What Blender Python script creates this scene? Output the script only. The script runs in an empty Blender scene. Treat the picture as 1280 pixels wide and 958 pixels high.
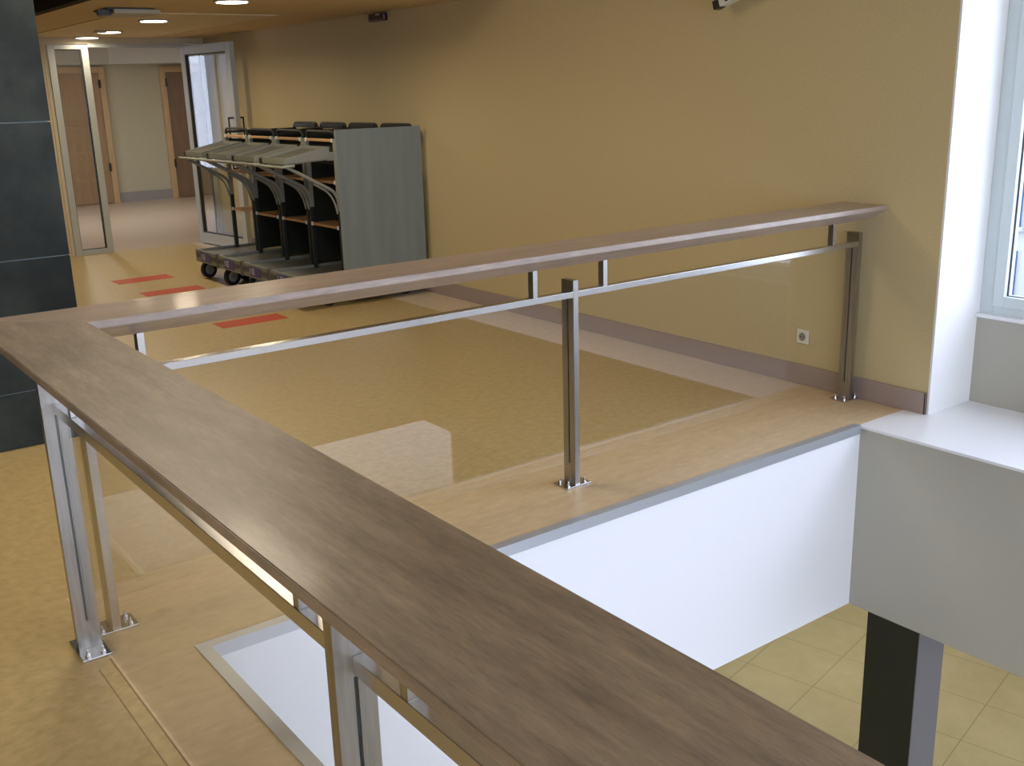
import bpy, bmesh, math, random
from mathutils import Vector, Matrix
random.seed(7)
S = bpy.context.scene
COL = S.collection
# ------------------------------------------------------------------ camera
cam_d = bpy.data.cameras.new('camera'); cam = bpy.data.objects.new('camera', cam_d); COL.objects.link(cam)
RM = [[0.800598644296615, 0.18449873615184206, -0.5700894904388214],
      [-0.5985544917743814, 0.20206108548100696, -0.7751798746813214],
      [-0.027826805909664704, 0.9618375819714107, 0.2722023783515781]]
M4 = Matrix(RM).to_4x4(); M4.translation = Vector((-0.99758615, -3.12083991, 1.75997771))
cam.matrix_world = M4
cam_d.sensor_width = 36.0; cam_d.sensor_fit = 'HORIZONTAL'; cam_d.lens = 1304.5644 / 1280 * 36
cam_d.clip_start = 0.02; cam_d.clip_end = 300
S.camera = cam
# ------------------------------------------------------------------ view, world, daylight
S.view_settings.view_transform = 'Standard'; S.view_settings.look = 'None'
S.view_settings.gamma = 1.0; S.view_settings.use_curve_mapping = False
S.view_settings.exposure = 0.0
try:
    S.cycles.max_bounces = 12; S.cycles.diffuse_bounces = 6; S.cycles.transparent_max_bounces = 16
    S.cycles.caustics_reflective = False; S.cycles.caustics_refractive = False
    S.cycles.use_denoising = True; S.cycles.sample_clamp_indirect = 6.0
except Exception: pass
LOBBY_W = 26
SKY = (0.73, 0.80, 1.0); SKY_STRENGTH = 6.8
world = bpy.data.worlds.new('world'); S.world = world; world.use_nodes = True
wn = world.node_tree.nodes['Background']; wn.inputs[0].default_value = (*SKY, 1); wn.inputs[1].default_value = SKY_STRENGTH

def area_light(name, loc, rot, sx, sy, power, color, portal=False):
    d = bpy.data.lights.new(name, 'AREA'); d.shape = 'RECTANGLE'; d.size = sx; d.size_y = sy
    d.energy = power; d.color = color
    if portal: d.cycles.is_portal = True
    o = bpy.data.objects.new(name, d); COL.objects.link(o); o.location = loc; o.rotation_euler = rot
    return o
H90 = math.pi / 2
# portals mark where the sky enters (they give off nothing themselves)
area_light('sky_portal_side', (4.56, -3.6, 1.66), (0, H90, 0), 2.26, 6.9, 1, (1, 1, 1), True)
area_light('sky_portal_back', (-0.5, -6.98, 1.6), (H90, 0, 0), 9.0, 2.6, 1, (1, 1, 1), True)
area_light('sky_portal_hall', (0.62, 13.2, 1.5), (0, -H90, 0), 2.0, 3.6, 1, (1, 1, 1), True)
area_light('sky_portal_lobby', (7.42, -5.1, -1.9), (0, H90, 0), 2.0, 1.7, 1, (1, 1, 1), True)
area_light('sky_portal_lobby_end', (2.5, -6.02, -2.0), (H90, 0, 0), 9.6, 1.9, 1, (1, 1, 1), True)

# ------------------------------------------------------------------ materials
def lin(c): return tuple(((v / 255) / 12.92 if v / 255 <= 0.04045 else ((v / 255 + 0.055) / 1.055) ** 2.4) for v in c)
def mat(name, col, rough=0.6, metal=0.0, col2=None, scale=(6, 6, 6), nscale=5, detail=5, bump=0.0, bscale=200, lo=0.35, hi=0.65, spec=0.5, coat=0.0, rvar=0.0):
    m = bpy.data.materials.new(name); m.use_nodes = True; nt = m.node_tree; N = nt.nodes; L = nt.links
    b = N['Principled BSDF']; b.inputs['Roughness'].default_value = rough; b.inputs['Metallic'].default_value = metal
    b.inputs['Base Color'].default_value = (*col, 1); b.inputs['Specular IOR Level'].default_value = spec
    if coat: b.inputs['Coat Weight'].default_value = coat; b.inputs['Coat Roughness'].default_value = .12
    tc = N.new('ShaderNodeTexCoord'); mp = N.new('ShaderNodeMapping'); L.new(tc.outputs['Object'], mp.inputs[0])
    mp.inputs['Scale'].default_value = scale
    if col2:
        n = N.new('ShaderNodeTexNoise'); n.inputs['Scale'].default_value = nscale; n.inputs['Detail'].default_value = detail
        n.inputs['Roughness'].default_value = 0.62
        L.new(mp.outputs[0], n.inputs[0]); r = N.new('ShaderNodeValToRGB')
        r.color_ramp.elements[0].position = lo; r.color_ramp.elements[0].color = (*col, 1)
        r.color_ramp.elements[1].position = hi; r.color_ramp.elements[1].color = (*col2, 1)
        L.new(n.outputs[0], r.inputs[0]); L.new(r.outputs[0], b.inputs['Base Color'])
        if rvar:
            mr = N.new('ShaderNodeMapRange'); mr.inputs[3].default_value = rough - rvar; mr.inputs[4].default_value = rough + rvar
            L.new(n.outputs[0], mr.inputs[0]); L.new(mr.outputs[0], b.inputs['Roughness'])
    if bump:
        n2 = N.new('ShaderNodeTexNoise'); n2.inputs['Scale'].default_value = bscale; n2.inputs['Detail'].default_value = 3
        L.new(tc.outputs['Object'], n2.inputs[0]); bp = N.new('ShaderNodeBump'); bp.inputs['Strength'].default_value = bump; bp.inputs['Distance'].default_value = 0.002
        L.new(n2.outputs[0], bp.inputs['Height']); L.new(bp.outputs[0], b.inputs['Normal'])
    return m
def glass_mat(name, tint=(0.985, 0.99, 0.985), boost=1.3):
    m = bpy.data.materials.new(name); m.use_nodes = True; nt = m.node_tree; N = nt.nodes; L = nt.links
    N.remove(N['Principled BSDF']); out = N['Material Output']
    t = N.new('ShaderNodeBsdfTransparent'); t.inputs[0].default_value = (*tint, 1)
    g = N.new('ShaderNodeBsdfGlossy'); g.inputs['Roughness'].default_value = 0.0
    geo = N.new('ShaderNodeNewGeometry'); dp = N.new('ShaderNodeVectorMath'); dp.operation = 'DOT_PRODUCT'
    L.new(geo.outputs['Incoming'], dp.inputs[0]); L.new(geo.outputs['Normal'], dp.inputs[1])
    def mth(op, a, b=None):
        k = N.new('ShaderNodeMath'); k.operation = op
        for i, v in enumerate((a, b)):
            if v is None: continue
            if isinstance(v, (int, float)): k.inputs[i].default_value = v
            else: L.new(v, k.inputs[i])
        return k.outputs[0]
    c = mth('ABSOLUTE', dp.outputs['Value']); q = mth('POWER', mth('SUBTRACT', 1.0, c), 5.0)
    F = mth('ADD', mth('MULTIPLY', q, 0.96), 0.04)
    F = mth('MINIMUM', mth('MULTIPLY', F, boost / 2 + 0.2), 1.0)
    mx = N.new('ShaderNodeMixShader'); L.new(F, mx.inputs[0]); L.new(t.outputs[0], mx.inputs[1]); L.new(g.outputs[0], mx.inputs[2])
    L.new(mx.outputs[0], out.inputs['Surface'])
    return m
def emis(name, col, s):
    m = bpy.data.materials.new(name); m.use_nodes = True; b = m.node_tree.nodes['Principled BSDF']
    b.inputs['Emission Color'].default_value = (*col, 1); b.inputs['Emission Strength'].default_value = s; b.inputs['Base Color'].default_value = (*col, 1)
    return m
def tile_mat(name, c1, c2, grout, size, ang, off, gw=0.008, rough=0.35):
    m = mat(name, c1, rough, col2=c2, scale=(1, 1, 1), nscale=3.5, bump=0.05, bscale=60)
    nt = m.node_tree; N = nt.nodes; L = nt.links; b = N['Principled BSDF']
    src = b.inputs['Base Color'].links[0].from_socket
    tc = N.new('ShaderNodeTexCoord'); sx = N.new('ShaderNodeSeparateXYZ'); L.new(tc.outputs['Object'], sx.inputs[0])
    def mth(op, a, bb=None):
        k = N.new('ShaderNodeMath'); k.operation = op
        for i, v in enumerate((a, bb)):
            if v is None: continue
            if isinstance(v, (int, float)): k.inputs[i].default_value = v
            else: L.new(v, k.inputs[i])
        return k.outputs[0]
    ca, sa = math.cos(ang), math.sin(ang)
    x = mth('SUBTRACT', sx.outputs[0], off[0]); y = mth('SUBTRACT', sx.outputs[1], off[1])
    u = mth('ADD', mth('MULTIPLY', x, ca), mth('MULTIPLY', y, sa)); v = mth('SUBTRACT', mth('MULTIPLY', y, ca), mth('MULTIPLY', x, sa))
    def line(t): 
        f = mth('FRACT', mth('ADD', mth('DIVIDE', t, size), 100.5)); return mth('LESS_THAN', mth('ABSOLUTE', mth('SUBTRACT', f, 0.5)), gw / size / 2)
    k = mth('MAXIMUM', line(u), line(v))
    mx = N.new('ShaderNodeMix'); mx.data_type = 'RGBA'; L.new(k, mx.inputs[0]); L.new(src, mx.inputs[6]); mx.inputs[7].default_value = (*grout, 1)
    L.new(mx.outputs[2], b.inputs['Base Color'])
    return m

def grain(m, scale, dark=0.62, amt=0.55):
    nt = m.node_tree; N = nt.nodes; L = nt.links; b = N['Principled BSDF']; src = b.inputs['Base Color'].links[0].from_socket
    tc = N.new('ShaderNodeTexCoord'); mp = N.new('ShaderNodeMapping'); mp.inputs['Scale'].default_value = scale; L.new(tc.outputs['Object'], mp.inputs[0])
    n = N.new('ShaderNodeTexNoise'); n.inputs['Scale'].default_value = 9; n.inputs['Detail'].default_value = 10; n.inputs['Roughness'].default_value = .75; L.new(mp.outputs[0], n.inputs[0])
    r = N.new('ShaderNodeValToRGB'); r.color_ramp.elements[0].position = .34; r.color_ramp.elements[0].color = (dark * .95, dark, dark * 1.08, 1); r.color_ramp.elements[1].position = .62; r.color_ramp.elements[1].color = (1.05, 1.0, .94, 1)
    L.new(n.outputs[0], r.inputs[0]); mx = N.new('ShaderNodeMix'); mx.data_type = 'RGBA'; mx.blend_type = 'MULTIPLY'; mx.inputs[0].default_value = amt
    L.new(src, mx.inputs[6]); L.new(r.outputs[0], mx.inputs[7]); L.new(mx.outputs[2], b.inputs['Base Color'])
MAT = dict(
 yellow=mat('yellow_wall_paint', (0.50, 0.42, 0.235), 0.75, col2=(0.60, 0.50, 0.285), scale=(1, 1, 1), nscale=170, detail=2, bump=0.5, bscale=260, spec=0.3),
 cream=mat('cream_paint', (0.62, 0.53, 0.36), 0.7, bump=0.2, bscale=220, spec=0.3),
 white=mat('white_paint', (0.80, 0.80, 0.80), 0.6, bump=0.15, bscale=220, spec=0.3),
 fascia=mat('white_fascia_paint', (0.78, 0.79, 0.82), 0.45, bump=0.05, bscale=150, spec=0.3),
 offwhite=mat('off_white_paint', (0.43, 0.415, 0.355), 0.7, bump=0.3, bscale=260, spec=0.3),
 sill=mat('white_sill_laminate', (0.80, 0.81, 0.84), 0.35, bump=0.05, bscale=40),
 ceil=mat('tan_ceiling_paint', (0.60, 0.46, 0.26), 0.8, bump=0.1, bscale=120, spec=0.2),
 ceil_light=mat('pale_ceiling_paint', (0.68, 0.58, 0.40), 0.8, bump=0.1, bscale=120, spec=0.2),
 unlit_ceil=mat('unlit_ceiling_tone', (0.05, 0.035, 0.025), 0.9, bump=0.1, spec=0.1),
 lino=mat('yellow_linoleum', (0.43, 0.325, 0.15), 0.36, col2=(0.54, 0.41, 0.195), scale=(1, 1, 1), nscale=22, detail=10, bump=0.04, bscale=60, rvar=0.03),
 margin=mat('beige_linoleum', (0.56, 0.43, 0.26), 0.36, col2=(0.66, 0.515, 0.325), scale=(1, 2.5, 1), nscale=10, detail=10, bump=0.04, bscale=60),
 strip=mat('pale_pink_linoleum', (0.58, 0.48, 0.38), 0.36, col2=(0.66, 0.55, 0.44), scale=(1, 1, 1), nscale=18, detail=9, bump=0.04, bscale=60),
 seam=mat('weld_seam', (0.58, 0.45, 0.26), 0.3), seam_dark=mat('dark_seam', (0.25, 0.17, 0.09), 0.5),
 red=mat('red_linoleum', (0.42, 0.055, 0.02), 0.6, col2=(0.50, 0.07, 0.03), nscale=12),
 skirting=mat('grey_pink_skirting', (0.34, 0.27, 0.245), 0.4, bump=0.05),
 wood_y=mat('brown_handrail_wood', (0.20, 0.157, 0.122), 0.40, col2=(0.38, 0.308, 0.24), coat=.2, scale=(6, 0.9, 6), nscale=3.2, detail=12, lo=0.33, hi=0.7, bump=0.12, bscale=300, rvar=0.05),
 wood_x=mat('brown_handrail_wood_sheen', (0.32, 0.25, 0.21), 0.34, col2=(0.46, 0.37, 0.32), coat=.3, scale=(0.9, 6, 6), nscale=3.2, detail=12, lo=0.33, hi=0.7, bump=0.12, bscale=300, rvar=0.05),  # paler than the near rail: grazing sheen is put into this colour
 steel=mat('brushed_stainless_steel', (0.36, 0.345, 0.32), 0.33, 1.0, col2=(0.46, 0.44, 0.41), scale=(1, 1, 0.06), nscale=60, detail=4, bump=0.03, bscale=400),
 steel_h=mat('satin_steel_rail', (0.56, 0.55, 0.54), 0.24, 1.0, bump=0.02, bscale=300),
 slot=mat('dark_teal_glass_edge', (0.015, 0.045, 0.05), 0.25),
 bolt=mat('bright_bolt_steel', (0.72, 0.72, 0.74), 0.18, 1.0),
 alu=mat('grey_aluminium_edging', (0.50, 0.53, 0.58), 0.38, 0.6, bump=0.02),
 glass=glass_mat('clear_glass'), pane=glass_mat('window_glass', (0.97, 0.99, 1.0), 1.0),
 slate=mat('dark_slate_tile', (0.008, 0.012, 0.012), 0.6, col2=(0.034, 0.043, 0.038), scale=(1, 1, 1), nscale=2.6, detail=10, bump=0.25, bscale=30, lo=.4, hi=.72, spec=0.25),
 grout=mat('pale_grey_grout', (0.24, 0.28, 0.28), 0.7),
 frame=mat('pale_grey_door_frame', (0.42, 0.44, 0.42), 0.42, bump=0.03), frame_dk=mat('dark_gasket', (0.03, 0.03, 0.03), 0.6),
 wframe=mat('window_frame_white', (0.62, 0.70, 0.72), 0.4),
 door=mat('tan_door_veneer', (0.27, 0.175, 0.09), 0.45, col2=(0.32, 0.21, 0.115), scale=(8, 8, 0.7), nscale=4), 
 door_dk=mat('brown_door_veneer', (0.15, 0.095, 0.06), 0.45, col2=(0.19, 0.12, 0.075), scale=(8, 8, 0.7), nscale=4),
 jamb=mat('light_wood_jamb', (0.42, 0.29, 0.15), 0.45, col2=(0.49, 0.34, 0.19), scale=(8, 8, 0.7), nscale=4),
 cart=mat('grey_plastic', (0.25, 0.26, 0.225), 0.5, bump=0.1, bscale=90), cart_deck=mat('grey_deck_plastic', (0.20, 0.215, 0.20), 0.35, bump=0.1, bscale=90),
 board=mat('grey_side_board', (0.20, 0.235, 0.23), 0.55, col2=(0.23, 0.265, 0.26), scale=(3, 3, .3), nscale=4, bump=0.1, bscale=200),
 black=mat('black_tube', (0.008, 0.010, 0.009), 0.5), fabric=mat('black_green_fabric', (0.008, 0.012, 0.007), 0.85, bump=0.4, bscale=200),
 shelfwood=mat('orange_wood_slat', (0.48, 0.27, 0.12), 0.45, col2=(0.60, 0.36, 0.18), scale=(2, 10, 10), nscale=4),
 rubber=mat('black_rubber', (0.012, 0.012, 0.012), 0.6), blue=mat('blue_label', (0.05, 0.055, 0.22), 0.4), label=mat('white_label_print', (0.5, 0.52, 0.62), 0.5),
 darkred=mat('dark_red_plastic', (0.035, 0.002, 0.003), 0.3), plastic=mat('white_plastic', (0.70, 0.70, 0.64), 0.35), dark=mat('dark_plastic', (0.02, 0.02, 0.02), 0.4),
 unit=mat('pale_unit_plastic', (0.40, 0.36, 0.28), 0.5),
 lamp=emis('lamp_diffuser', (1.0, 0.93, 0.84), 7.0),
 lobby=tile_mat('beige_lobby_tile', (0.385, 0.345, 0.21), (0.44, 0.40, 0.255), (0.26, 0.23, 0.14), 0.585, math.radians(12.6), (5.351, 1.502)),
 colgrey=mat('grey_column_paint', (0.13, 0.13, 0.15), 0.5), bumper_tray_shade=mat('dark_bumper_and_tray_shade', (0.09, 0.09, 0.08), .5), coldark=mat('dark_column_face', (0.022, 0.024, 0.016), 0.5, bump=0.2, bscale=120),
 paving=tile_mat('pale_paving', (0.55, 0.54, 0.52), (0.62, 0.61, 0.60), (0.36, 0.36, 0.36), 0.9, math.radians(12), (0, 0), 0.03, 0.7),
 render=mat('pale_building_render', (0.30, 0.31, 0.32), 0.8), bglass=mat('blue_building_window', (0.035, 0.075, 0.15), 0.3, spec=.1),
)

grain(MAT['wood_y'], (10, 1.4, 10), amt=.9); grain(MAT['wood_x'], (1.4, 10, 10), amt=.7)
grain(MAT['lino'], (5, 5, 5), .8, .5); grain(MAT['margin'], (3, 6, 5), .8, .4)

# ------------------------------------------------------------------ mesh tools
class MB:
    def __init__(s): s.bm = bmesh.new()
    def _tr(s, vs, M): bmesh.ops.transform(s.bm, matrix=M, verts=vs)
    def box(s, x0, x1, y0, y1, z0, z1, bev=0.0, M=None, mi=0):
        vs = [s.bm.verts.new((x, y, z)) for x in (x0, x1) for y in (y0, y1) for z in (z0, z1)]
        F = [(0,1,3,2),(4,6,7,5),(0,4,5,1),(2,3,7,6),(0,2,6,4),(1,5,7,3)]
        fs = [s.bm.faces.new([vs[i] for i in f]) for f in F]
        for f in fs: f.material_index = mi
        if bev > 0:
            es = list({e for f in fs for e in f.edges})
            r = bmesh.ops.bevel(s.bm, geom=es, offset=bev, segments=2, affect='EDGES', profile=0.5)
            vs = list({v for f in r['faces'] for v in f.verts} | {v for v in vs if v.is_valid})
        if M is not None: s._tr([v for v in vs if v.is_valid], M)
        return s
    def prism(s, pts, d, axis_pts=None):
        # pts: list of 3D points (closed profile), d: extrusion vector
        a = [s.bm.verts.new(p) for p in pts]; b = [s.bm.verts.new(Vector(p) + Vector(d)) for p in pts]
        n = len(pts); s.bm.faces.new(a); s.bm.faces.new(b[::-1])
        for i in range(n): s.bm.faces.new([a[i], b[i], b[(i+1) % n], a[(i+1) % n]])
        return s
    def loft(s, A, B):
        a = [s.bm.verts.new(p) for p in A]; b = [s.bm.verts.new(p) for p in B]; n = len(A)
        s.bm.faces.new(a); s.bm.faces.new(b[::-1])
        for i in range(n): s.bm.faces.new([a[i], b[i], b[(i+1) % n], a[(i+1) % n]])
        return s
    def cyl(s, p0, p1, r, seg=16, r2=None):
        p0 = Vector(p0); p1 = Vector(p1); d = p1 - p0; q = d.to_track_quat('Z', 'Y').to_matrix().to_4x4()
        M = Matrix.Translation((p0 + p1) / 2) @ q
        bmesh.ops.create_cone(s.bm, cap_ends=True, segments=seg, radius1=r, radius2=r if r2 is None else r2, depth=d.length, matrix=M); return s
    def sph(s, c, r, sz=(1,1,1), seg=12):
        bmesh.ops.create_uvsphere(s.bm, u_segments=seg, v_segments=seg//2+2, radius=r, matrix=Matrix.Translation(c) @ Matrix.Diagonal((*sz, 1))); return s
    def tube(s, pts, r, seg=8):
        P = [Vector(p) for p in pts]; rings = []
        for i, p in enumerate(P):
            t = (P[min(i+1, len(P)-1)] - P[max(i-1, 0)]).normalized()
            up = Vector((0, 0, 1)) if abs(t.z) < 0.9 else Vector((0, 1, 0))
            if i == 0: u = t.cross(up).normalized()
            else: u = (u - t * u.dot(t)).normalized()
            w = t.cross(u)
            rings.append([s.bm.verts.new(p + (u * math.cos(a) + w * math.sin(a)) * r) for a in [2 * math.pi * k / seg for k in range(seg)]])
        for A, B in zip(rings, rings[1:]):
            for k in range(seg): s.bm.faces.new([A[k], A[(k+1) % seg], B[(k+1) % seg], B[k]])
        s.bm.faces.new(rings[0][::-1]); s.bm.faces.new(rings[-1]); return s
    def build(s, name, mats, parent=None, smooth=False):
        bmesh.ops.recalc_face_normals(s.bm, faces=s.bm.faces)
        me = bpy.data.meshes.new(name)
        if parent is not None:      # geometry is given in world space of an unrotated parent
            off = Vector((0, 0, 0)); q = parent
            while q is not None: off += Vector(q.location); q = q.parent
            bmesh.ops.translate(s.bm, verts=s.bm.verts, vec=-off)
        s.bm.to_mesh(me); s.bm.free()
        for m in (mats if isinstance(mats, (list, tuple)) else [mats]): me.materials.append(m)
        o = bpy.data.objects.new(name, me); COL.objects.link(o)
        if parent is not None: o.parent = parent
        if smooth:
            for p in me.polygons: p.use_smooth = True
            me.set_sharp_from_angle(angle=math.radians(35))
        return o
def struct(o, label=None): o['kind'] = 'structure'; 
def tag(o, label, cat, group=None):
    o['label'] = label; o['category'] = cat
    if group: o['group'] = group
    return o
def empty(name, loc, label=None, cat=None, group=None):
    o = bpy.data.objects.new(name, None); COL.objects.link(o); o.location = loc; o.empty_display_size = .1
    if label: tag(o, label, cat, group)
    return o
def lbl(o, t): o['label'] = t; return o
def st(name, mb, m, parent=None):
    o = mb.build(name, m, parent)
    if parent is None: o['kind'] = 'structure'
    return o
def copy_tree(o, parent=None):
    c = o.copy(); COL.objects.link(c); c.parent = parent
    for ch in list(o.children): copy_tree(ch, c)
    return c

# ------------------------------------------------------------------ key dimensions
VX = 3.553; VY = -3.72; WX = 3.97; WIN = 4.37; YE = -0.127; DEP = 1.03
YD = 9.74; CE = 2.443; LO = -3.0

# ------------------------------------------------------------------ floors
# main upper slab with the opening left out: blocks around the void, colour zones as separate faces of one mesh
def floor_mesh():
    bm = bmesh.new()
    xs = [-6.0, -0.27, 0.0, 0.035, VX, WX, 9.0]
    ys = [-7.0, VY, 0.0, 0.674, YD, 16.0]
    def zone(cx, cy):
        if cy > YD: return 3
        if VY < cy < 0 and 0 < cx: return None
        if cx > WX: return None
        if cy < VY: return 0 if cx < -.27 else 1
        if cy < 0: return 1 if cx > -.27 else 0
        if cy < .674: return 1 if cx > -0.27 else 0
        if cx > VX: return 2
        return 0
    V = {}
    def v(x, y):
        if (x, y) not in V: V[(x, y)] = bm.verts.new((x, y, 0))
        return V[(x, y)]
    for i in range(len(xs) - 1):
        for j in range(len(ys) - 1):
            z = zone((xs[i] + xs[i+1]) / 2, (ys[j] + ys[j+1]) / 2)
            if z is None: continue
            f = bm.faces.new([v(xs[i], ys[j]), v(xs[i+1], ys[j]), v(xs[i+1], ys[j+1]), v(xs[i], ys[j+1])]); f.material_index = z
    r = bmesh.ops.extrude_face_region(bm, geom=list(bm.faces))
    bmesh.ops.translate(bm, verts=[e for e in r['geom'] if isinstance(e, bmesh.types.BMVert)], vec=(0, 0, -DEP))
    # extruded copy is the underside: flip so top keeps zones
    mb = MB(); mb.bm.free(); mb.bm = bm
    return mb
floor_top_mats = [MAT['lino'], MAT['margin'], MAT['strip'], mat('hall_linoleum', (0.42, 0.33, 0.25), 0.3, col2=(0.48, 0.38, 0.29), nscale=6)]
o = st('floor', floor_mesh(), floor_top_mats)
# thin white facing of the void sides
m = MB(); m.box(0.0, VX, -0.012, 0.0, -DEP, -0.030); st('wall_void_far', m, MAT['fascia'])
m = MB(); m.box(-0.0, 0.012, VY, -0.012, -DEP, -0.030); st('wall_void_left', m, MAT['fascia'])
m = MB(); m.box(0.012, VX, VY, VY + 0.012, -DEP, -0.0); st('wall_void_near', m, MAT['fascia'])
# the parapet block on the window side: grey white face to the void, white sill top
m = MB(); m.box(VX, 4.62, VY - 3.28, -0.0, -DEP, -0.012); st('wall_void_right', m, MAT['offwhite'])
m = MB(); m.box(VX - 0.004, WIN, VY - 3.28, 0.0, -0.012, 0.002)
st('floor_ledge', m, MAT['sill'])
# metal edging round the void
m = MB(); m.box(0.0, VX, -0.018, 0.026, 0.0, 0.005); m.box(0.0, VX, -0.018, -0.012, -0.042, 0.0); st('trim_1', m, MAT['alu'])
m = MB(); m.box(-0.026, 0.018, VY, -0.018, 0.0, 0.005); m.box(0.012, 0.018, VY, -0.018, -0.042, 0.0); m.prism([(-0.026,-0.018,0),(0.018,-0.018,0),(0,0.026,0),(-0.026,0.026,0)], (0,0,0.0045)); st('trim_2', m, MAT['alu'])
# floor seams
m = MB(); m.box(0.017, VX, 0.662, 0.690, 0.0, 0.0012); m.box(0.0, 0.028, 0.690, 1.26, 0.0, 0.0012); st('trim_3', m, MAT['seam'])
m = MB(); m.box(-0.272, -0.268, -3.7, 0.13, 0.0, 0.001); m.box(-0.32, -0.317, -3.7, 0.08, 0, 0.0008); st('trim_4', m, MAT['seam_dark'])
m = MB(); m.box(1.92, 2.16, YD - .42, YD - .39, 0, 0.004); st('trim_5', m, MAT['seam'])

# lower lobby
m = MB(); m.box(-6, 7.5, -6.0, 5.2, LO - 0.1, LO); st('floor_lobby', m, MAT['lobby'])
m = MB(); m.box(-6.1, 7.5, 5.2, 5.3, LO, -DEP + .3); st('wall_lobby_far', m, MAT['cream'])
m = MB(); m.box(-6.1, -6.0, -7, 5.2, LO, -DEP); st('wall_lobby_left', m, MAT['cream'])
m = MB(); m.box(7.5, 7.6, -4.2, 5.3, LO, -DEP + .3); st('wall_lobby_light_block', m, MAT['cream'])  # unseen wall added to cut the daylight on the lobby floor
m = MB(); m.box(4.62, 7.6, -7.0, 5.3, -DEP + 0.3, -DEP + 0.45); m.box(4.62,7.6,5.2,5.3,-DEP,-DEP+.3); st('ceiling_lobby', m, MAT['white'])
m = MB(); m.box(-40, 60, -40, 60, LO - 0.35, LO - 0.12); st('floor_outdoor', m, MAT['paving'])
# lobby columns under the ledge
def column(x0, x1, y0, y1, label, name='column'):
    r = empty(name, ((x0+x1)/2, (y0+y1)/2, LO), label, 'column')
    a = MB(); a.box(x0 + .004, x1, y0 + .004, y1, LO, -DEP); a.build('core', MAT['colgrey'], r)
    b = MB(); b.box(x0 - .004, x0 + .004, y0 + .0, y1, LO, -DEP); lbl(b.build('side_face', MAT['coldark'], r), 'dark side face')  # one side face near black, the core grey
    return r
column(3.62, 3.88, -0.406, -0.094, 'square lobby column, near black on one face and grey on the other')
for x, y in ((5.6, 1.8), (6.0, -1.5), (2.0, 2.4)):  # added lamps, out of view, that lift the lobby floor
    r = empty('lobby_fill_light', (x, y, -DEP), 'unseen round light added to brighten the lobby below', 'ceiling light', 'added lobby fill lights')
    zc = (-DEP + .3) if x > 4.62 else -DEP
    m = MB(); m.cyl((x, y, zc - .02), (x, y, zc), .2, 28); m.build('trim_ring', MAT['white'], r)
    m = MB(); m.cyl((x, y, zc - .025), (x, y, zc - .02), .17, 28); m.build('diffuser', MAT['lamp'], r)
    l = bpy.data.lights.new('lamp', 'AREA'); l.shape = 'DISK'; l.size = .34; l.energy = LOBBY_W; l.color = (1.0, .95, .82)
    o = bpy.data.objects.new('lamp', l); COL.objects.link(o); o.parent = r; o.location = (0, 0, zc + DEP - .03)
column(3.62, 3.88, -3.38, -2.47, 'broad dark lobby column seen only as a reflection in the glass balustrade')

# ------------------------------------------------------------------ upper room shell
m = MB(); m.box(WX, WX + .65, YE, YD + .0, 0.0, 2.60); m.box(WX, WX+.65, YE, YD, -DEP, -0.0)
o = st('wall_right', m, MAT['yellow'])
m = MB(); m.box(WX, WX + .65, YE, 3.5, 2.60, 3.05); st('wall_right_upper', m, MAT['yellow'])
# white lining of the window reveal (faces the camera side)
m = MB(); m.box(WX - 0.0, WIN + .25, YE - 0.012, YE, 0.002, 2.95); st('wall_reveal', m, MAT['white'])
# parapet below the window and the lintel above
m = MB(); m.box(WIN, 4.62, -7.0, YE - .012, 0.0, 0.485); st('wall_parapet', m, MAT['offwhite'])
m = MB(); m.box(WIN - 0.02, 4.62, -7.0, YE - .012, 0.485, 0.505, 0.003); st('trim_6', m, MAT['sill'])
m = MB(); m.box(WIN, 4.62, -7.0, YE - .012, 2.80, 3.05); st('wall_lintel', m, MAT['white'])
# window_1 : long frame with mullions
def window_side():
    r = empty('window_1', (4.45, -3.5, 0.505)); r['kind'] = 'structure'
    f = MB(); x0, x1 = 4.39, 4.47; y1 = YE - .012; y0 = -7.0; z0, z1 = 0.505, 2.80
    f.box(x0, x1, y1 - 0.075, y1 , z0, z1, .003); f.box(x0, x1, y0, y0 + .08, z0, z1, .003)
    f.box(x0, x1, y0 + .08, y1 - .075, z0, z0 + .045, .003); f.box(x0, x1, y0 + .08, y1 - .075, z1 - .05, z1, .003)
    for k in (1, 2, 3): yy = y1 - 1.72 * k; f.box(x0, x1, yy - .04, yy + .04, z0 + .045, z1 - .05, .003)
    f.build('window_frame', MAT['wframe'], r)
    edges = [y1 - .075] + sum([[y1 - 1.72*k + .04, y1 - 1.72*k - .04] for k in (1, 2, 3)], []) + [y0 + .08]
    for a, b in zip(edges[::2], edges[1::2]):
        s = MB(); xa, xb = x0 - .012, x1 - .01
        za, zb = z0 + .045, z1 - .05
        s.box(xa, xb, a - .06, a, za, zb, .003); s.box(xa, xb, b, b + .06, za, zb, .003)
        s.box(xa, xb, b + .06, a - .06, za, za + .06, .003); s.box(xa, xb, b + .06, a - .06, zb - .06, zb, .003)
        sash = s.build('sash', MAT['wframe'], r)
        g = MB(); g.box(x0 + .025, x0 + .032, b + .058, a - .058, za + .058, zb - .058); g.build('pane', MAT['pane'], sash)
        k = MB(); k.box(xa + .03, xa + .04, a - .066, a - .058, za + .06, zb - .06); k.box(xa + .03, xa + .04, b + .058, b + .066, za + .06, zb - .06); k.box(xa + .03, xa + .04, b+.06, a-.06, za + .058, za + .064); k.build('gasket', MAT['frame_dk'], sash)
window_side()
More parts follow.
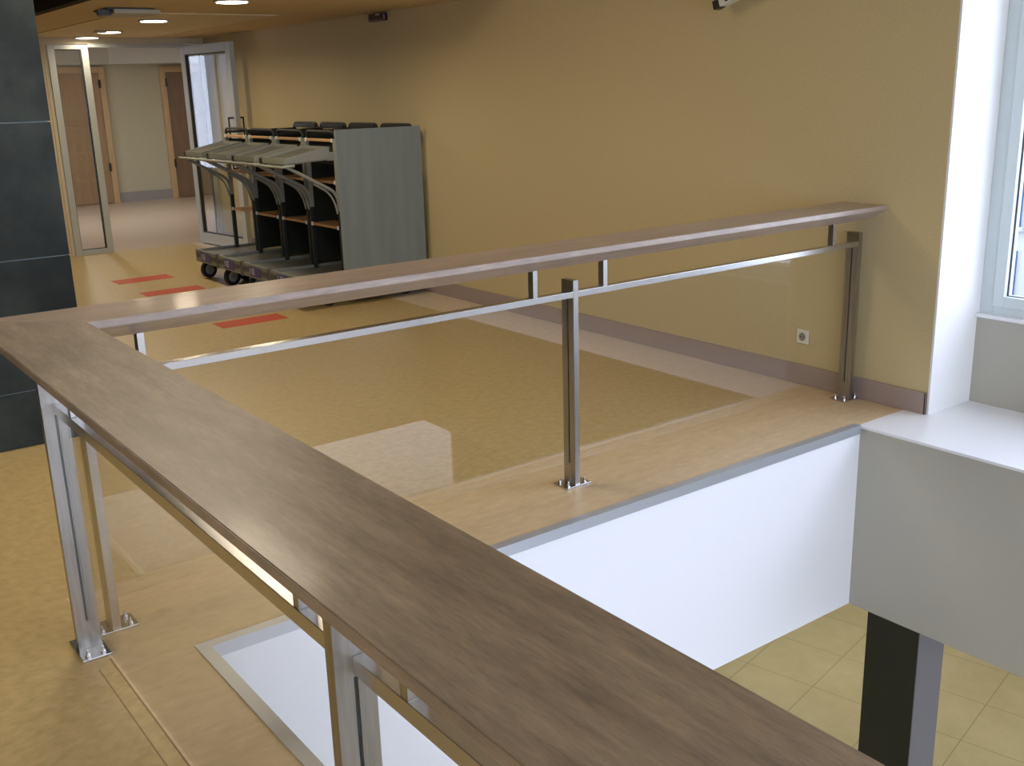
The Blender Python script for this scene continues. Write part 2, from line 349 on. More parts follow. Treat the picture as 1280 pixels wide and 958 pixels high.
# left and back walls of the room
m = MB(); m.box(-6.1, -6.0, -7.0, YD, 0.0, 3.05); st('wall_left', m, mat('dark_unseen_wall', (0.13, 0.095, 0.06), .6, col2=(0.17, 0.125, 0.08), scale=(6, 6, .8)))  # out of view; made dark so the near glass reflects less of it
m = MB(); m.box(-6.1, -5.0, -7.1, -7.0, 0, 3.05); m.box(4.0, 4.62, -7.1, -7.0, 0, 3.05); m.box(-5, 4, -7.1, -7, 0, .3); m.box(-5, 4, -7.1, -7, 2.9, 3.05); st('wall_back', m, MAT['cream'])
def window_back():
    r = empty('window_2', (-.5, -7.05, .3)); r['kind'] = 'structure'
    f = MB()
    f.box(-5, 4, -7.08, -7.02, .3, .36); f.box(-5, 4, -7.08, -7.02, 2.84, 2.9)
    xs = [-5, -2.75, -.5, 1.75, 3.94]
    for x in xs: f.box(x, x + .06, -7.08, -7.02, .36, 2.84)
    f.build('window_frame', MAT['wframe'], r)
    for a, b in zip(xs, xs[1:]):
        g = MB(); g.box(a + .06, b, -7.055, -7.048, .36, 2.84); g.build('pane', MAT['pane'], r)
window_back()
# ceilings : low tan ceiling over the corridor, its open side coloured dark to read as unlit, higher ceiling by the window
m = MB(); m.box(1.34, WX + .02, 3.5, YD, CE, CE + .12); st('ceiling', m, MAT['ceil'])
m = MB(); m.box(1.90, 3.25, 6.0, YD - .25, CE - .006, CE + .001); st('ceiling_lit_recess', m, MAT['ceil_light'])  # lamp-lit recess drawn as a thin sheet, its brightness in the paler colour
m = MB(); m.box(-6.1, 4.62, -7.1, 3.5, 3.05, 3.17); st('ceiling_high', m, MAT['ceil_light'])
m = MB(); m.box(-6.1, 1.34, 3.5, YD, 3.05, 3.17); m.box(1.26, 1.34, 3.5, YD, CE, 3.05); m.box(1.34, WX + .65, 3.5, 3.62, CE+.12, 3.05); st('ceiling_unlit', m, MAT['unlit_ceil'])
# skirting boards
m = MB(); m.box(WX - .014, WX, YE - .0, YD - .06, 0.0, 0.122, .003); m.box(WX-.014, WX, YE-.0, YE+.01, 0, .122); st('baseboard_right', m, MAT['skirting'])
m = MB(); m.box(-6.0, -5.986, -7.0, YD, 0.0, 0.122); st('baseboard_left', m, MAT['skirting'])

# ------------------------------------------------------------------ tiled pillar
def pillar():
    x1, y0 = 0.385, 2.626; x0, y1 = -1.6, 3.35
    r = empty('tiled_pillar', ((x0 + x1) / 2, (y0 + y1) / 2, 0), 'thick pillar clad in large dark slate tiles beside the railing corner', 'pillar')
    c = MB(); c.box(x0 + .012, x1 - .012, y0 + .012, y1 - .012, 0, 3.05); c.build('grout', MAT['grout'], r)
    zs = [0.0, 0.300, 0.985, 1.662, 2.34, 3.05]
    t = MB()
    for a, b in zip(zs, zs[1:]):
        for xa, xb in ((x0, x0 + .72), (x0 + .724, x0 + 1.40), (x0+1.404, x1)):
            t.box(xa, xb, y0, y0 + .011, a + .003, b - .003, .001); t.box(xa, xb, y1 - .011, y1, a + .003, b - .003, .001)
        t.box(x0, x0 + .011, y0 + .012, y1 - .012, a + .003, b - .003, .001); t.box(x1 - .011, x1, y0 + .012, y1 - .012, a + .003, b - .003, .001)
    t.build('slate_tiles', MAT['slate'], r)
pillar()

# ------------------------------------------------------------------ railing (one welded thing)
RAIL = empty('railing', (-0.3, 0.34, 0), 'brown wood topped stainless steel railing with glass panels around the floor opening', 'railing')
HX0, HX1 = -0.4582, -0.1755; HY0, HY1 = 0.1932, 0.4797
PEND = -3.65
# far handrail profile in (y,z), mitred at the corner
ZT, ZE, ZB = 1.10, 1.077, 1.019
prof = [(0.0, ZT), (0.0, ZE), (0.105, ZB), (0.185, ZB), (0.2865, ZE), (0.2865, ZT)]     # offset inward->outward
wy = HY1 - HY0; wx = HX1 - HX0
A = [(HX1 - t / .2865 * wx, HY0 + t / .2865 * wy, z) for t, z in prof]
B = [(WX, HY0 + t / .2865 * wy, z) for t, z in prof]
def soften(mb, w=0.002):
    bmesh.ops.bevel(mb.bm, geom=[e for e in mb.bm.edges if e.calc_length() > .5], offset=w, segments=2, affect='EDGES'); return mb
m = MB(); m.loft(A, B); soften(m); h1 = m.build('handrail', MAT['wood_x'], RAIL)
C_ = [(HX1 - t / .2865 * wx, PEND - .25, z) for t, z in prof]
m = MB(); m.loft([(x - 0.0004, y, z) for x, y, z in A], C_); soften(m); h2 = m.build('handrail', MAT['wood_y'], RAIL)
MR0, MR1 = 0.876, 0.903; NR0, NR1 = 0.822, 0.856
def bolt(px, py, z, parent):
    b = MB(); b.cyl((px, py, z), (px, py, z + .004), .0095, 16); b.cyl((px, py, z + .004), (px, py, z + .011), .0075, 6); b.cyl((px, py, z + .011), (px, py, z + .019), .0042, 10); b.sph((px, py, z + .019), .0042, seg=8)
    return b.build('bolt', MAT['bolt'], parent, True)
def slotted(mb, axis, a0, a1, d0, d1, top, MR0=MR0):
    # flat bar post, thin along axis, with a slot groove down the middle of both broad faces
    mid = (d0 + d1) / 2
    def bx(p0, p1, q0, q1, z0, z1):
        if axis == 'x': mb.box(p0, p1, q0, q1, z0, z1)
        else: mb.box(q0, q1, p0, p1, z0, z1)
    bx(a0, a1, d0, mid - .004, 0.0, top); bx(a0, a1, mid + .004, d1, 0.0, top)
    bx(a0, a1, mid - .004, mid + .004, 0.0, .105); bx(a0 + .009, a1 - .009, mid - .004, mid + .004, .105, MR0 - .005); bx(a0, a1, mid - .004, mid + .004, MR0 - .005, top)
POST_TOP = 0.951
def far_post(x):
    r = MB(); slotted(r, 'x', x, x + .028, .302, .382, POST_TOP); p = r.build('post', MAT['steel'], RAIL)
    s = MB(); s.box(x + .0075, x + .0205, .3362, .3458, .108, MR0 - .006); s.build('glass_slot', MAT['slot'], p)
    b = MB(); b.box(x - .055, x + .085, .292, .392, 0, .008, .001); b.build('base_plate', MAT['steel_h'], p)
    for dx in (-.034, .062):
        for yy in (.312, .372): bolt(x + dx, yy, .008, p)
def near_post(y):
    r = MB(); slotted(r, 'y', y, y + .030, -.338, -.262, POST_TOP, NR0); p = r.build('post', MAT['steel'], RAIL)
    s = MB(); s.box(-.3048, -.2952, y + .0085, y + .0215, .108, NR0 - .006); s.build('glass_slot', MAT['slot'], p)
    b = MB(); b.box(-.348, -.255, y - .085, y + .085, 0, .008, .001); b.build('base_plate', MAT['steel_h'], p)
    for dy in (-.058, .066):
        for xx in (-.325, -.277): bolt(xx, y + dy, .008, p)
FX = [-.2075, 1.863, 3.887]; NY = [0.2365, -1.706, -3.65]
for x in FX: far_post(x)
for y in NY: near_post(y)
def bar(name, *b, mm='steel_h', bev=.0012):
    q = MB(); q.box(*b, bev); return q.build(name, MAT[mm], RAIL)
bar('mid_rail', FX[0] + .028, FX[1], .3015, .341, MR0, MR1); bar('mid_rail', FX[1] + .028, FX[2], .3015, .341, MR0, MR1)
for a, b in zip(NY, NY[1:]): bar('mid_rail', -.304, -.2645, b + .030, a, NR0, NR1)
for x in (FX[0] + .205, FX[1] - .218, FX[1] + .175, FX[2] - .226): bar('stem', x, x + .024, .303, .338, MR1, 1.0235, mm='steel')
for y in (NY[0] - .205, NY[1] + .205, NY[1] - .175, NY[2] + .2): bar('stem', -.302, -.267, y, y + .024, NR1, 1.0235, mm='steel')
def gl(*b): q = MB(); q.box(*b); return q.build('glass_panel', MAT['glass'], RAIL)
gl(FX[0] + .021, FX[1] + .007, .3365, .3455, .108, MR0 - .002); gl(FX[1] + .021, FX[2] + .007, .3365, .3455, .108, MR0 - .002)
for a, b in zip(NY, NY[1:]): gl(-.3045, -.2955, b + .0225, a + .0075, .108, NR0 - .002)

# ------------------------------------------------------------------ red floor marks
for i, (y0, y1, t) in enumerate(((4.69, 4.93, 'red floor stripe nearest the railing, seen under its far handrail'), (6.51, 6.755, 'middle one of three red floor stripes, left of the trolleys'), (7.37, 7.645, 'red floor stripe nearest the glass partition'))):
    m = MB(); m.box(1.945, 2.505, y0, y1, 0.0, 0.0015); tag(m.build('floor_stripe', MAT['red']), t, 'floor marking', 'red stripes on the corridor floor')

# ------------------------------------------------------------------ socket, alarm, camera
r = empty('wall_socket', (WX, .703, .291), 'white square power socket low on the yellow wall behind the railing', 'socket')
m = MB(); m.box(WX - .010, WX, .703 - .042, .703 + .042, .291 - .042, .291 + .042, .004); m.build('cover_plate', MAT['plastic'], r)
m = MB(); m.cyl((WX - .0115, .703, .291), (WX - .009, .703, .291), .024, 28); w = m.build('socket_well', mat('socket_shade', (0.26, 0.26, 0.23), .5), r)
m = MB(); m.cyl((WX - .0125, .694, .291), (WX - .011, .694, .291), .004, 10); m.cyl((WX - .0125, .712, .291), (WX - .011, .712, .291), .004, 10); m.box(WX - .0125, WX - .011, .700, .706, .309, .315); m.box(WX - .0125, WX - .011, .700, .706, .267, .273); m.build('pin_hole', MAT['dark'], w)
r = empty('alarm_sounder', (WX, 5.46, 2.365), 'small dark red alarm box high on the yellow wall under the ceiling', 'alarm')
m = MB(); m.box(WX - .055, WX - .008, 5.31, 5.585, 2.362, 2.43, .012); m.build('housing', MAT['darkred'], r)
m = MB(); m.box(WX - .010, WX, 5.33, 5.565, 2.37, 2.425); m.build('mounting_plate', MAT['dark'], r)
m = MB(); m.box(WX - .060, WX - .053, 5.38, 5.44, 2.412, 2.420); m.build('indicator_lens', MAT['plastic'], r)
r = empty('security_camera', (WX, 1.05, 2.30), 'white bullet security camera with black lens end high on the right wall', 'security camera')
dv_ = Vector((0, -.30, .085)).normalized(); q = dv_.to_track_quat('X', 'Z').to_matrix().to_4x4(); MM = Matrix.Translation((3.86, 1.31, 2.205)) @ q
m = MB(); m.box(.0, .22, -.032, .032, -.026, .026, .006, M=MM); m.build('camera_body', MAT['plastic'], r)
m = MB(); m.box(-.052, .002, -.029, .029, -.028, .024, .006, M=MM); m.build('lens_hood', MAT['dark'], r)
m = MB(); m.cyl((3.86, 1.17, 2.27), (WX - .004, 1.17, 2.31), .012); m.cyl((WX - .012, 1.17, 2.31), (WX, 1.17, 2.31), .035, 20); m.build('wall_bracket', MAT['plastic'], r)
for b_ in ((.05, .075, -.0335, -.031, -.016, .0), (.16, .17, -.0335, -.031, -.01, -.004)): m = MB(); m.box(*b_, M=MM); m.build('marking', MAT['dark'], r)

# ------------------------------------------------------------------ corridor ceiling lights and unit
def downlight(x, y, r_, label, watts=14):
    z = CE if y < 6.0 else CE - .006
    r = empty('ceiling_light', (x, y, z), label, 'ceiling light', 'round ceiling downlights in the corridor')
    m = MB(); m.cyl((x, y, z - .012), (x, y, z), r_ + .02, 32); m.build('trim_ring', MAT['unit'], r)
    m = MB(); m.cyl((x, y, z - .016), (x, y, z - .011), r_, 32); m.build('diffuser', MAT['lamp'], r)
    l = bpy.data.lights.new('lamp', 'AREA'); l.shape = 'DISK'; l.size = r_ * 1.8; l.energy = watts; l.color = (1.0, .84, .58); l.spread = math.radians(165)
    lo_ = bpy.data.objects.new('lamp', l); COL.objects.link(lo_); lo_.parent = r; lo_.location = (0, 0, -.019)
downlight(2.287, 4.725, .115, 'round lit ceiling light nearest the camera, cut by the top of the photo')
downlight(2.376, 6.75, .115, 'round lit ceiling light just right of the ceiling unit')
downlight(2.48, 8.45, .115, 'round lit ceiling light between its two neighbours left of the ceiling unit')
downlight(2.555, 9.52, .115, 'round lit ceiling light nearest the glass partition', 4)
r = empty('ceiling_unit', (1.84, 5.73, CE), 'flat pale rectangular unit hanging below the corridor ceiling', 'ceiling unit')
m = MB(); m.box(1.66, 2.02, 5.52, 5.95, CE - .045, CE - .012, .004); m.build('cover', MAT['unit'], r)
m = MB(); m.box(1.62, 1.98, 5.55, 5.92, CE - .014, CE); m.box(1.56, 1.66, 5.6, 5.64, CE - .055, CE - .014); m.build('bracket', MAT['dark'], r)
m = MB(); m.cyl((2.35, 8.3, CE - .03), (2.35, 8.3, CE - .006), .06, 20); tag(m.build('smoke_detector', MAT['unit']), 'small round detector on the corridor ceiling behind the ceiling unit', 'smoke detector')
# lamps added outside the frame to brighten the main room's floor and wall
def room_fill(x, y, pw):
    r = empty('room_fill_light', (x, y, 3.05)); tag(r, 'unseen square warm light added to brighten the main room', 'ceiling light', 'added warm fill lights in the main room')
    m = MB(); m.box(x - .6, x + .6, y - .6, y + .6, 3.02, 3.05, .004); m.build('casing', MAT['unit'], r)
    m = MB(); m.box(x - .57, x + .57, y - .57, y + .57, 3.014, 3.021); m.build('diffuser', emis('room_fill_glow', (1, .8, .55), 1.5), r)
    l = bpy.data.lights.new('lamp', 'AREA'); l.shape = 'SQUARE'; l.size = 1.1; l.energy = pw; l.color = (1.0, .87, .66)
    lo_ = bpy.data.objects.new('lamp', l); COL.objects.link(lo_); lo_.parent = r; lo_.location = (0, 0, -.04)
room_fill(-2.6, 0.6, 34); room_fill(0.7, 2.2, 40); room_fill(-3.5, -3.5, 12)

# ------------------------------------------------------------------ glass partition at the corridor end
m = MB(); m.box(-6.1, 2.16, YD, YD + .12, 0, CE + .7); m.box(2.16, WX + .65, YD, YD + .12, 2.375, CE + .2); m.box(2.12, 2.16, YD - .01, YD, 0, 2.5)
st('wall_far', m, MAT['cream'])
def glazing(name, x0, x1, z0=0.0, z1=2.365, y=YD, fw=.07):
    r = empty(name, ((x0 + x1) / 2, y, z0)); r['kind'] = 'structure'
    f = MB(); f.box(x0, x0 + fw, y - .03, y + .03, z0, z1, .003); f.box(x1 - fw, x1, y - .03, y + .03, z0, z1, .003)
    f.box(x0 + fw, x1 - fw, y - .03, y + .03, z0, z0 + .06, .003); f.box(x0 + fw, x1 - fw, y - .03, y + .03, z1 - .05, z1, .003); f.build('frame', MAT['frame'], r)
    g = MB(); g.box(x0 + fw, x1 - fw, y - .004, y + .004, z0 + .06, z1 - .05); g.build('pane', MAT['glass'], r)
    k = MB(); k.box(x0 + fw, x0 + fw + .008, y - .012, y + .012, z0 + .06, z1 - .05); k.box(x1 - fw - .014, x1 - fw, y - .012, y + .012, z0 + .06, z1 - .05); k.box(x0 + fw, x1 - fw, y - .012, y + .012, z0 + .06, z0 + .068); k.box(x0 + fw, x1 - fw, y - .012, y + .012, z1 - .058, z1 - .05); k.build('gasket', MAT['frame_dk'], r)
    return r
glazing('window_3', 2.16, 2.60, fw=.075)
glazing('window_4', 3.70, WX - .0, fw=.06)
m = MB(); m.box(2.60, 3.70, YD - .03, YD + .03, 2.335, 2.375, .003); st('trim_7', m, MAT['frame'])
# the open leaf
r = empty('door_1', (3.68, YD - .05, 0)); r['kind'] = 'structure'
LL = 1.22; dvec = Vector((3.80 - 3.68, -LL, 0)); ang = math.atan2(dvec.y, dvec.x); MM = Matrix.Translation((3.68, YD - .05, 0)) @ Matrix.Rotation(ang, 4, 'Z')
f = MB(); z0, z1, fw = .012, 2.345, .105
f.box(0, fw, -.03, .03, z0, z1, .004, M=MM); f.box(LL - fw, LL, -.03, .03, z0, z1, .004, M=MM); f.box(fw, LL - fw, -.03, .03, z0, z0 + .13, .004, M=MM); f.box(fw, LL - fw, -.03, .03, z1 - .10, z1, .004, M=MM)
f.build('door_frame', MAT['frame'], r)
g = MB(); g.box(fw, LL - fw, -.004, .004, z0 + .13, z1 - .10, M=MM); g.build('pane', MAT['glass'], r)
k = MB(); k.box(fw, fw + .014, -.022, .022, z0 + .13, z1 - .10, M=MM); k.box(LL - fw - .01, LL - fw, -.022, .022, z0 + .13, z1 - .10, M=MM); k.box(fw, LL - fw, -.022, .022, z0 + .13, z0 + .14, M=MM); k.box(fw, LL - fw, -.022, .022, z1 - .11, z1 - .10, M=MM); k.build('gasket', MAT['frame_dk'], r)
k = MB()
for sgn in (-1, 1):
    k.tube([MM @ Vector(p) for p in ((LL - .05, sgn * .03, 1.52), (LL - .05, sgn * .09, 1.52))], .010)
    k.tube([MM @ Vector(p) for p in ((LL - .05, sgn * .09, 1.53), (LL - .05, sgn * .09, 0.95))], .010)
    k.tube([MM @ Vector(p) for p in ((LL - .05, sgn * .03, 0.96), (LL - .05, sgn * .09, 0.96))], .010)
k.build('door_handle', MAT['black'], r)
k = MB(); k.box(.25, .45, .03, .06, z1 - .07, z1 - .02, .004, M=MM); k.build('closer_bracket', MAT['dark'], r)

# ------------------------------------------------------------------ hall beyond
m = MB(); m.box(0.5, 9.1, 16.0, 16.1, 0, 3.0); st('wall_hall_far', m, mat('hall_wall_paint', (0.43, 0.40, 0.29), .75, bump=.2))
m = MB(); m.box(9.0, 9.1, YD + .12, 16.0, 0, 3.0); m.box(WX, 9.0, YD + .12, YD + .2, 0, 3.0); st('wall_hall_right', m, MAT['cream'])
m = MB(); m.box(0.5, 0.6, YD + .12, 11.4, 0, 3.0); m.box(.5, .6, 15.0, 16.0, 0, 3.0); m.box(.5, .6, 11.4, 15.0, 0, .5); m.box(.5, .6, 11.4, 15, 2.5, 3.0); st('wall_hall_left', m, MAT['cream'])
m = MB(); m.box(.5, 9.1, YD + .12, 16.1, 2.62, 2.75); st('ceiling_hall', m, MAT['white'])
m = MB(); m.prism([(.6, 15.7, 2.62), (4.6, 15.7, 2.62), (9.0, 13.7, 2.62), (9.0, 16.0, 2.62), (.6, 16.0, 2.62)], (0, 0, -.29)); st('ceiling_hall_soffit', m, MAT['offwhite'])
r = empty('window_5', (.55, 13.2, .5)); r['kind'] = 'structure'
f = MB(); f.box(.52, .58, 11.4, 15.0, .5, .57); f.box(.52, .58, 11.4, 15, 2.43, 2.5)
for yy in (11.4, 12.57, 13.77, 14.93): f.box(.52, .58, yy, yy + .07, .57, 2.43)
f.build('window_frame', MAT['wframe'], r)
for a, b in ((11.47, 12.57), (12.64, 13.77), (13.84, 14.93)): g = MB(); g.box(.545, .552, a, b, .57, 2.43); g.build('pane', MAT['pane'], r)
def hall_door(name, x0, x1, mm, hinge):
    r = empty(name, ((x0 + x1) / 2, 15.98, 0)); r['kind'] = 'structure'
    f = MB(); f.box(x0 - .10, x0, 15.95, 16.0, 0, 2.30, .003); f.box(x1, x1 + .10, 15.95, 16.0, 0, 2.30, .003); f.box(x0, x1, 15.95, 16.0, 2.20, 2.30, .003); f.build('door_frame', MAT['jamb'], r)
    l = MB(); l.box(x0 + .004, x1 - .004, 15.965, 16.0, .01, 2.197, .002); l.build('door_leaf', MAT[mm], r)
    h = MB()
    for z in (.55, 1.95): h.box(hinge - .016, hinge + .016, 15.935, 15.965, z, z + .14)
    h.build('hinge', MAT['dark'], r)
    k = MB(); hx = x0 + .12 if hinge > x0 + .3 else x1 - .12
    k.cyl((hx, 15.965, 1.02), (hx, 15.91, 1.02), .012); k.box(hx - .06, hx + .06, 15.905, 15.92, 1.01, 1.03, .003); k.build('door_handle', MAT['steel_h'], r)
hall_door('door_2', 3.47, 4.47, 'door', 4.47); hall_door('door_3', 5.62, 6.60, 'door_dk', 5.62)
m = MB(); m.box(4.57, 5.52, 15.985, 16.0, 0, .17); m.box(.6, 3.37, 15.985, 16, 0, .17); m.box(6.70, 9.0, 15.985, 16, 0, .17); st('baseboard_hall', m, mat('hall_skirting', (0.27, 0.25, 0.25), .5))
r = empty('hall_track_light', (4.6, 12.0, 2.62), 'thin dark ceiling fitting in the hall beyond the glass partition', 'ceiling light')
m = MB(); m.box(4.35, 5.15, 12.0, 12.12, 2.56, 2.585, .003); m.build('track', MAT['dark'], r); 
for x in (4.45, 5.0): m = MB(); m.box(x, x + .04, 12.04, 12.08, 2.58, 2.62); m.build('hanger', MAT['dark'], r)
m = MB(); m.cyl((3.90, 12.6, 2.58), (3.90, 12.6, 2.62), .08, 24); tag(m.build('smoke_detector', MAT['unit']), 'round detector on the white hall ceiling beyond the partition', 'smoke detector')

for x in (3.0, 6.2):  # extra lights put in to brighten the dim hall
    r = empty('hall_fill_light', (x, 12.6, 2.62), 'unseen round light added to brighten the hall beyond the partition', 'ceiling light', 'added hall fill lights')
    m = MB(); m.cyl((x, 12.9, 2.60), (x, 12.9, 2.62), .16, 28); m.build('trim_ring', MAT['unit'], r)
    m = MB(); m.cyl((x, 12.9, 2.595), (x, 12.9, 2.60), .13, 28); m.build('diffuser', MAT['lamp'], r)
    l = bpy.data.lights.new('lamp', 'AREA'); l.shape = 'DISK'; l.size = .25; l.energy = 34; l.color = (1.0, .95, .85)
    o = bpy.data.objects.new('lamp', l); COL.objects.link(o); o.parent = r; o.location = (0, .3, -.03)

# ------------------------------------------------------------------ trolleys
TX, TY, TW = 2.69, 4.82, 0.60
def arc(p0, p1, p2, n=6):
    return [tuple((1-t)**2 * a + 2*t*(1-t) * b + t*t * c for a, b, c in zip(p0, p1, p2)) for t in [i / n for i in range(n + 1)]]
def make_trolley(x, y, label):
    r = empty('trolley', (x, y, 0), label, 'trolley', 'grey trolleys parked in a row by the wall')
    W = TW - .012
    d = MB(); d.box(x, x + 1.20, y + .0, y + W, .20, .262, .006); d.box(x + .0, x + .022, y, y + W, .165, .29, .006); d.box(x + 1.18, x + 1.2, y, y + W, .20, .29, .004)
    d.box(x + .02, x + 1.18, y, y + .016, .262, .285, .003); d.box(x + .02, x + 1.18, y + W - .016, y + W, .262, .285, .003)
    deck = d.build('deck', MAT['cart_deck'], r)
    q_ = MB(); q_.box(x - .008, x + .03, y + .001, y + .045, .16, .295, .004); q_.build('corner_bumper', MAT['bumper_tray_shade'], r)
    l = MB(); l.box(x - .003, x + .001, y + .20, y + .45, .183, .272); s = l.build('label', MAT['blue'], r)
    l = MB()
    for k, (a, b, c, e) in enumerate(((.33, .39, .20, .212), (.33, .39, .222, .234), (.33, .39, .244, .256), (.378, .39, .20, .256))): l.box(x - .0045, x - .0028, y + a, y + b, c, e)
    l.build('print', MAT['label'], s)
    l = MB(); l.box(x - .0045, x - .0028, y + .422, y + .432, .20, .256); l.build('print', MAT['label'], s)
    for cx_, cy_, sw in ((.32, .11, .5), (.10, .49, .25), (1.08, .10, 0.0), (1.08, .49, 0.0)):
        Mx = Matrix.Translation((x + cx_, y + cy_, 0)) @ Matrix.Rotation(sw, 4, 'Z')
        b = MB(); b.box(-.03, .03, -.035, .035, .170, .205, M=Mx); b.box(-.045, .012, -.030, -.026, .07, .172, M=Mx); b.box(-.045, .012, .026, .030, .07, .172, M=Mx); c = b.build('caster', MAT['cart'], r)
        wv = MB(); wv.cyl(Mx @ Vector((-.02, -.018, .085)), Mx @ Vector((-.02, .018, .085)), .085, 28); w_ = wv.build('wheel', MAT['rubber'], c, True)
        hb = MB(); hb.cyl(Mx @ Vector((-.02, -.0195, .085)), Mx @ Vector((-.02, .0195, .085)), .052, 20); hb.build('wheel_hub', MAT['cart'], c, True)
    ux = x + .43
    for yy in (y + .006, y + W - .040):
        p = MB(); p.box(ux - .018, ux + .018, yy, yy + .034, .26, .80, .003); p.build('upright', MAT['black'], r)
        p = MB(); p.box(ux - .020, ux + .020, yy - .002, yy + .036, .80, 1.39, .003); lbl(p.build('upright_sleeve', MAT['cart'], r), 'grey upper sleeve')
        p = MB(); p.box(x + 1.165, x + 1.195, yy, yy + .030, .26, 1.44, .003); p.build('rear_upright', MAT['black'], r)
    # side panel of black green fabric, back panel
    p = MB(); p.box(ux + .02, x + 1.165, y + .014, y + .022, .30, 1.43); p.build('side_panel', MAT['fabric'], r)
    p = MB(); p.box(ux + .01, ux + .02, y + .05, y + W - .05, 1.18, 1.355, .002); p.build('front_pocket', MAT['fabric'], r)
    # three wooden shelves
    for z, dep in ((.645, .20), (1.025, .24), (1.368, .03)):
        s = MB(); s.box(ux - .018, ux + dep, y + .055, y + W - .055, z, z + .022, .004); b = s.build('shelf', MAT['shelfwood'], r)
        
        for ya_ in (y + .042, y + W - .062): e = MB(); e.box(ux - .026, ux - .006, ya_, ya_ + .02, z - .004, z + .028, .003); e.build('clip', MAT['plastic'], b)
    # top tube loops: front and rear
    for xx, top in ((ux, 1.452), (x + 1.175, 1.478)):
        t = MB(); a, b = y + .030, y + W - .030
        t.tube([(xx, a, 1.22), (xx, a, top - .05)] + arc((xx, a, top - .05), (xx, a, top), (xx, a + .06, top))[1:] + [(xx, b - .06, top)] + arc((xx, b - .06, top), (xx, b, top), (xx, b, top - .05))[1:] + [(xx, b, 1.22)], .0115)
        t.build('top_loop', MAT['black'], r, True)
    t = MB(); t.box(x + 1.16, x + 1.19, y + .06, y + W - .06, 1.43, 1.47, .004); t.build('rear_bar', MAT['black'], r)
    t = MB(); t.tube([(x + 1.18, y + .02, 1.40), (x + 1.235, y + .02, 1.40), (x + 1.26, y + .02, 1.38), (x + 1.265, y + .05, 1.34), (x + 1.265, y + W - .05, 1.34), (x + 1.26, y + W - .02, 1.38), (x + 1.18, y + W - .02, 1.40)], .011); t.build('push_handle', MAT['cart'], r, True)
    for yy in (y + .010, y + W - .022):
        t = MB(); t.box(ux, x + 1.18, yy, yy + .012, 1.405, 1.428); t.build('top_side_rail', MAT['black'], r)
    # fold-out grey tray, sloping up to the rear
    T = MB(); xa, xb = x - .035, x + .345; ya, yb = y + .030, y + W - .12
    def zb(t): return 1.205 + .022 * t
    def zt(t): return 1.258 + .078 * t
    def wall(p, q, th, n):
        (px, py, pt), (qx, qy, qt) = p, q; nx, ny = n
        A = [(px, py, zb(pt)), (px + nx*th, py + ny*th, zb(pt)), (px + nx*th, py + ny*th, zt(pt)), (px, py, zt(pt))]
        B = [(qx, qy, zb(qt)), (qx + nx*th, qy + ny*th, zb(qt)), (qx + nx*th, qy + ny*th, zt(qt)), (qx, qy, zt(qt))]
        T.loft(A, B)
    wall((xa, ya, 0), (xb, ya, 1), .012, (0, 1)); wall((xa, yb - .012, 0), (xb, yb - .012, 1), .012, (0, 1)); wall((xa, ya + .012, 0), (xa, yb - .012, 0), .012, (1, 0)); wall((xb, ya, 1), (xb, yb, 1), .012, (1, 0))
    T.loft([(xa, ya, zb(0)), (xa, yb, zb(0)), (xa, yb, zb(0) + .01), (xa, ya, zb(0) + .01)], [(xb, ya, zb(1)), (xb, yb, zb(1)), (xb, yb, zb(1) + .01), (xb, ya, zb(1) + .01)])
    tray = T.build('tray', MAT['cart'], r)
    lq = MB(); fa, fb = zt(0) - .022, zt(1) - .030
    lq.loft([(xa + .013, ya + .013, fa), (xa + .013, yb - .013, fa), (xa + .013, yb - .013, fa + .005), (xa + .013, ya + .013, fa + .005)], [(xb - .001, ya + .013, fb), (xb - .001, yb - .013, fb), (xb - .001, yb - .013, fb + .005), (xb - .001, ya + .013, fb + .005)]); lbl(lq.build('tray_shade', MAT['bumper_tray_shade'], tray), 'tray bottom with the inner shade put into its colour')  # dark sheet paints the shade inside the tray
    q_ = MB(); q_.box(xa + .02, xb, yb + .02, y + W - .012, 1.20, 1.25, .004); q_.build('tray_gap_shade', MAT['black'], r)  # black block stands in for shade in the gap between trays
    c = MB(); c.bm.free()
    for yp in (y + .03, y + W - .05):
        c = MB(); c.box(xb + .0, xb + .075, yp, yp + .02, 1.22, 1.29, .006); c.cyl((xb + .02, yp + .01, 1.28), (xb + .02, yp + .01, 1.335), .010); c.build('pivot', MAT['cart'], tray)
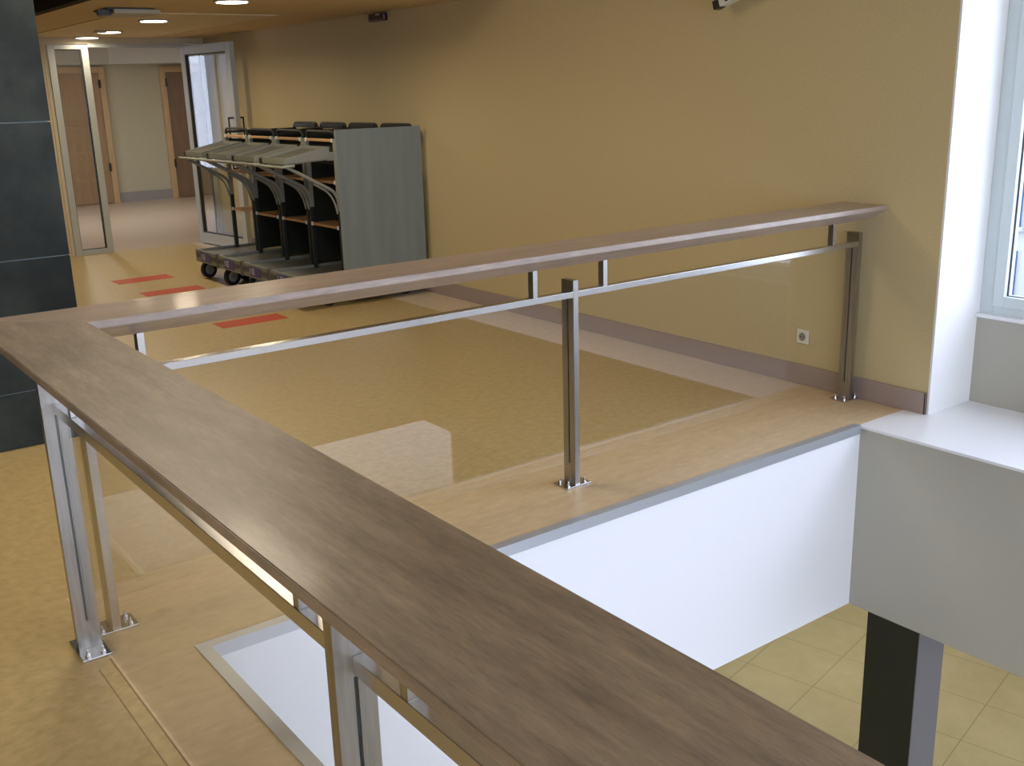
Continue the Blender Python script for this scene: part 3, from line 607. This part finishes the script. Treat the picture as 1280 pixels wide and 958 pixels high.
    b = MB(); b.tube([(x + .04, y + .016, 1.199)] + arc((x - .01, y + .016, 1.196), (x - .06, y + .016, 1.192), (x - .06, y + .07, 1.192)) + [(x - .06, y + W - .002, 1.192)], .012); b.build('front_lip', MAT['cart'], r, True)
    for yy in (y + .025, y + W - .025):
        a = MB(); a.tube([(x - .02, yy, 1.19), (x + .355, yy, .985)] + arc((x + .355, yy, .985), (x + .41, yy, .95), (x + .42, yy, .86)), .014); a.build('arm', MAT['cart'], r, True)
        a = MB(); a.tube([(x + .20, yy, 1.045), (x + .30, yy, .985)] + arc((x + .30, yy, .985), (x + .385, yy, .93), (x + .405, yy, .78)), .009); a.build('brace', MAT['cart'], r, True)
    return r
tl = ['trolley nearest the railing, its end covered by a tall grey board', 'second trolley from the railing, just behind the board-covered one', 'third trolley from the railing, second from the glass door', 'farthest trolley of the row, standing beside the open glass door']
t0 = make_trolley(TX, TY, tl[0])
for k in (1, 2, 3):
    c = copy_tree(t0); c.location = (TX, TY + TW * k, 0); c['label'] = tl[k]
m = MB(); m.box(3.095, 3.918, 4.795, 4.813, .10, 1.468, .003); b = m.build('side_board', MAT['board'], t0); lbl(b, 'tall flat grey end board')

# ------------------------------------------------------------------ outside
def building(x0, x1, y0, y1, z0, z1, face, label):
    r = empty('office_building', ((x0 + x1) / 2, (y0 + y1) / 2, z0), label, 'building')
    m = MB(); m.box(x0, x1, y0, y1, z0, z1); m.build('facade', MAT['render'], r)
    rows = []; z = -2.75
    while z + 2.7 < z1: rows += [(z, z + 1.0), (z + 1.5, z + 2.65)]; z += 4.0
    for za, zb_ in rows:
        y = y0 + .7
        while y + 2.0 < y1:
            xf = x0 if face == 'x-' else x1
            w = MB(); w.box(xf - .05, xf + .05, y, y + 1.9, za, zb_); w.build('window', MAT['bglass'], r)
            w = MB(); w.box(xf - .12, xf + .12, y - .1, y + 2.0, za - .08, za - .003); w.build('window_sill', MAT['render'], r); y += 2.7
    return r
building(20, 30, -9.1, 14, LO - .1, 9, 'x-', 'pale office building with blue glazed windows outside the side window')
building(-22, -12, 16, 34, LO - .1, 7, 'x+', 'pale building beyond the hall window, seen only in reflections')
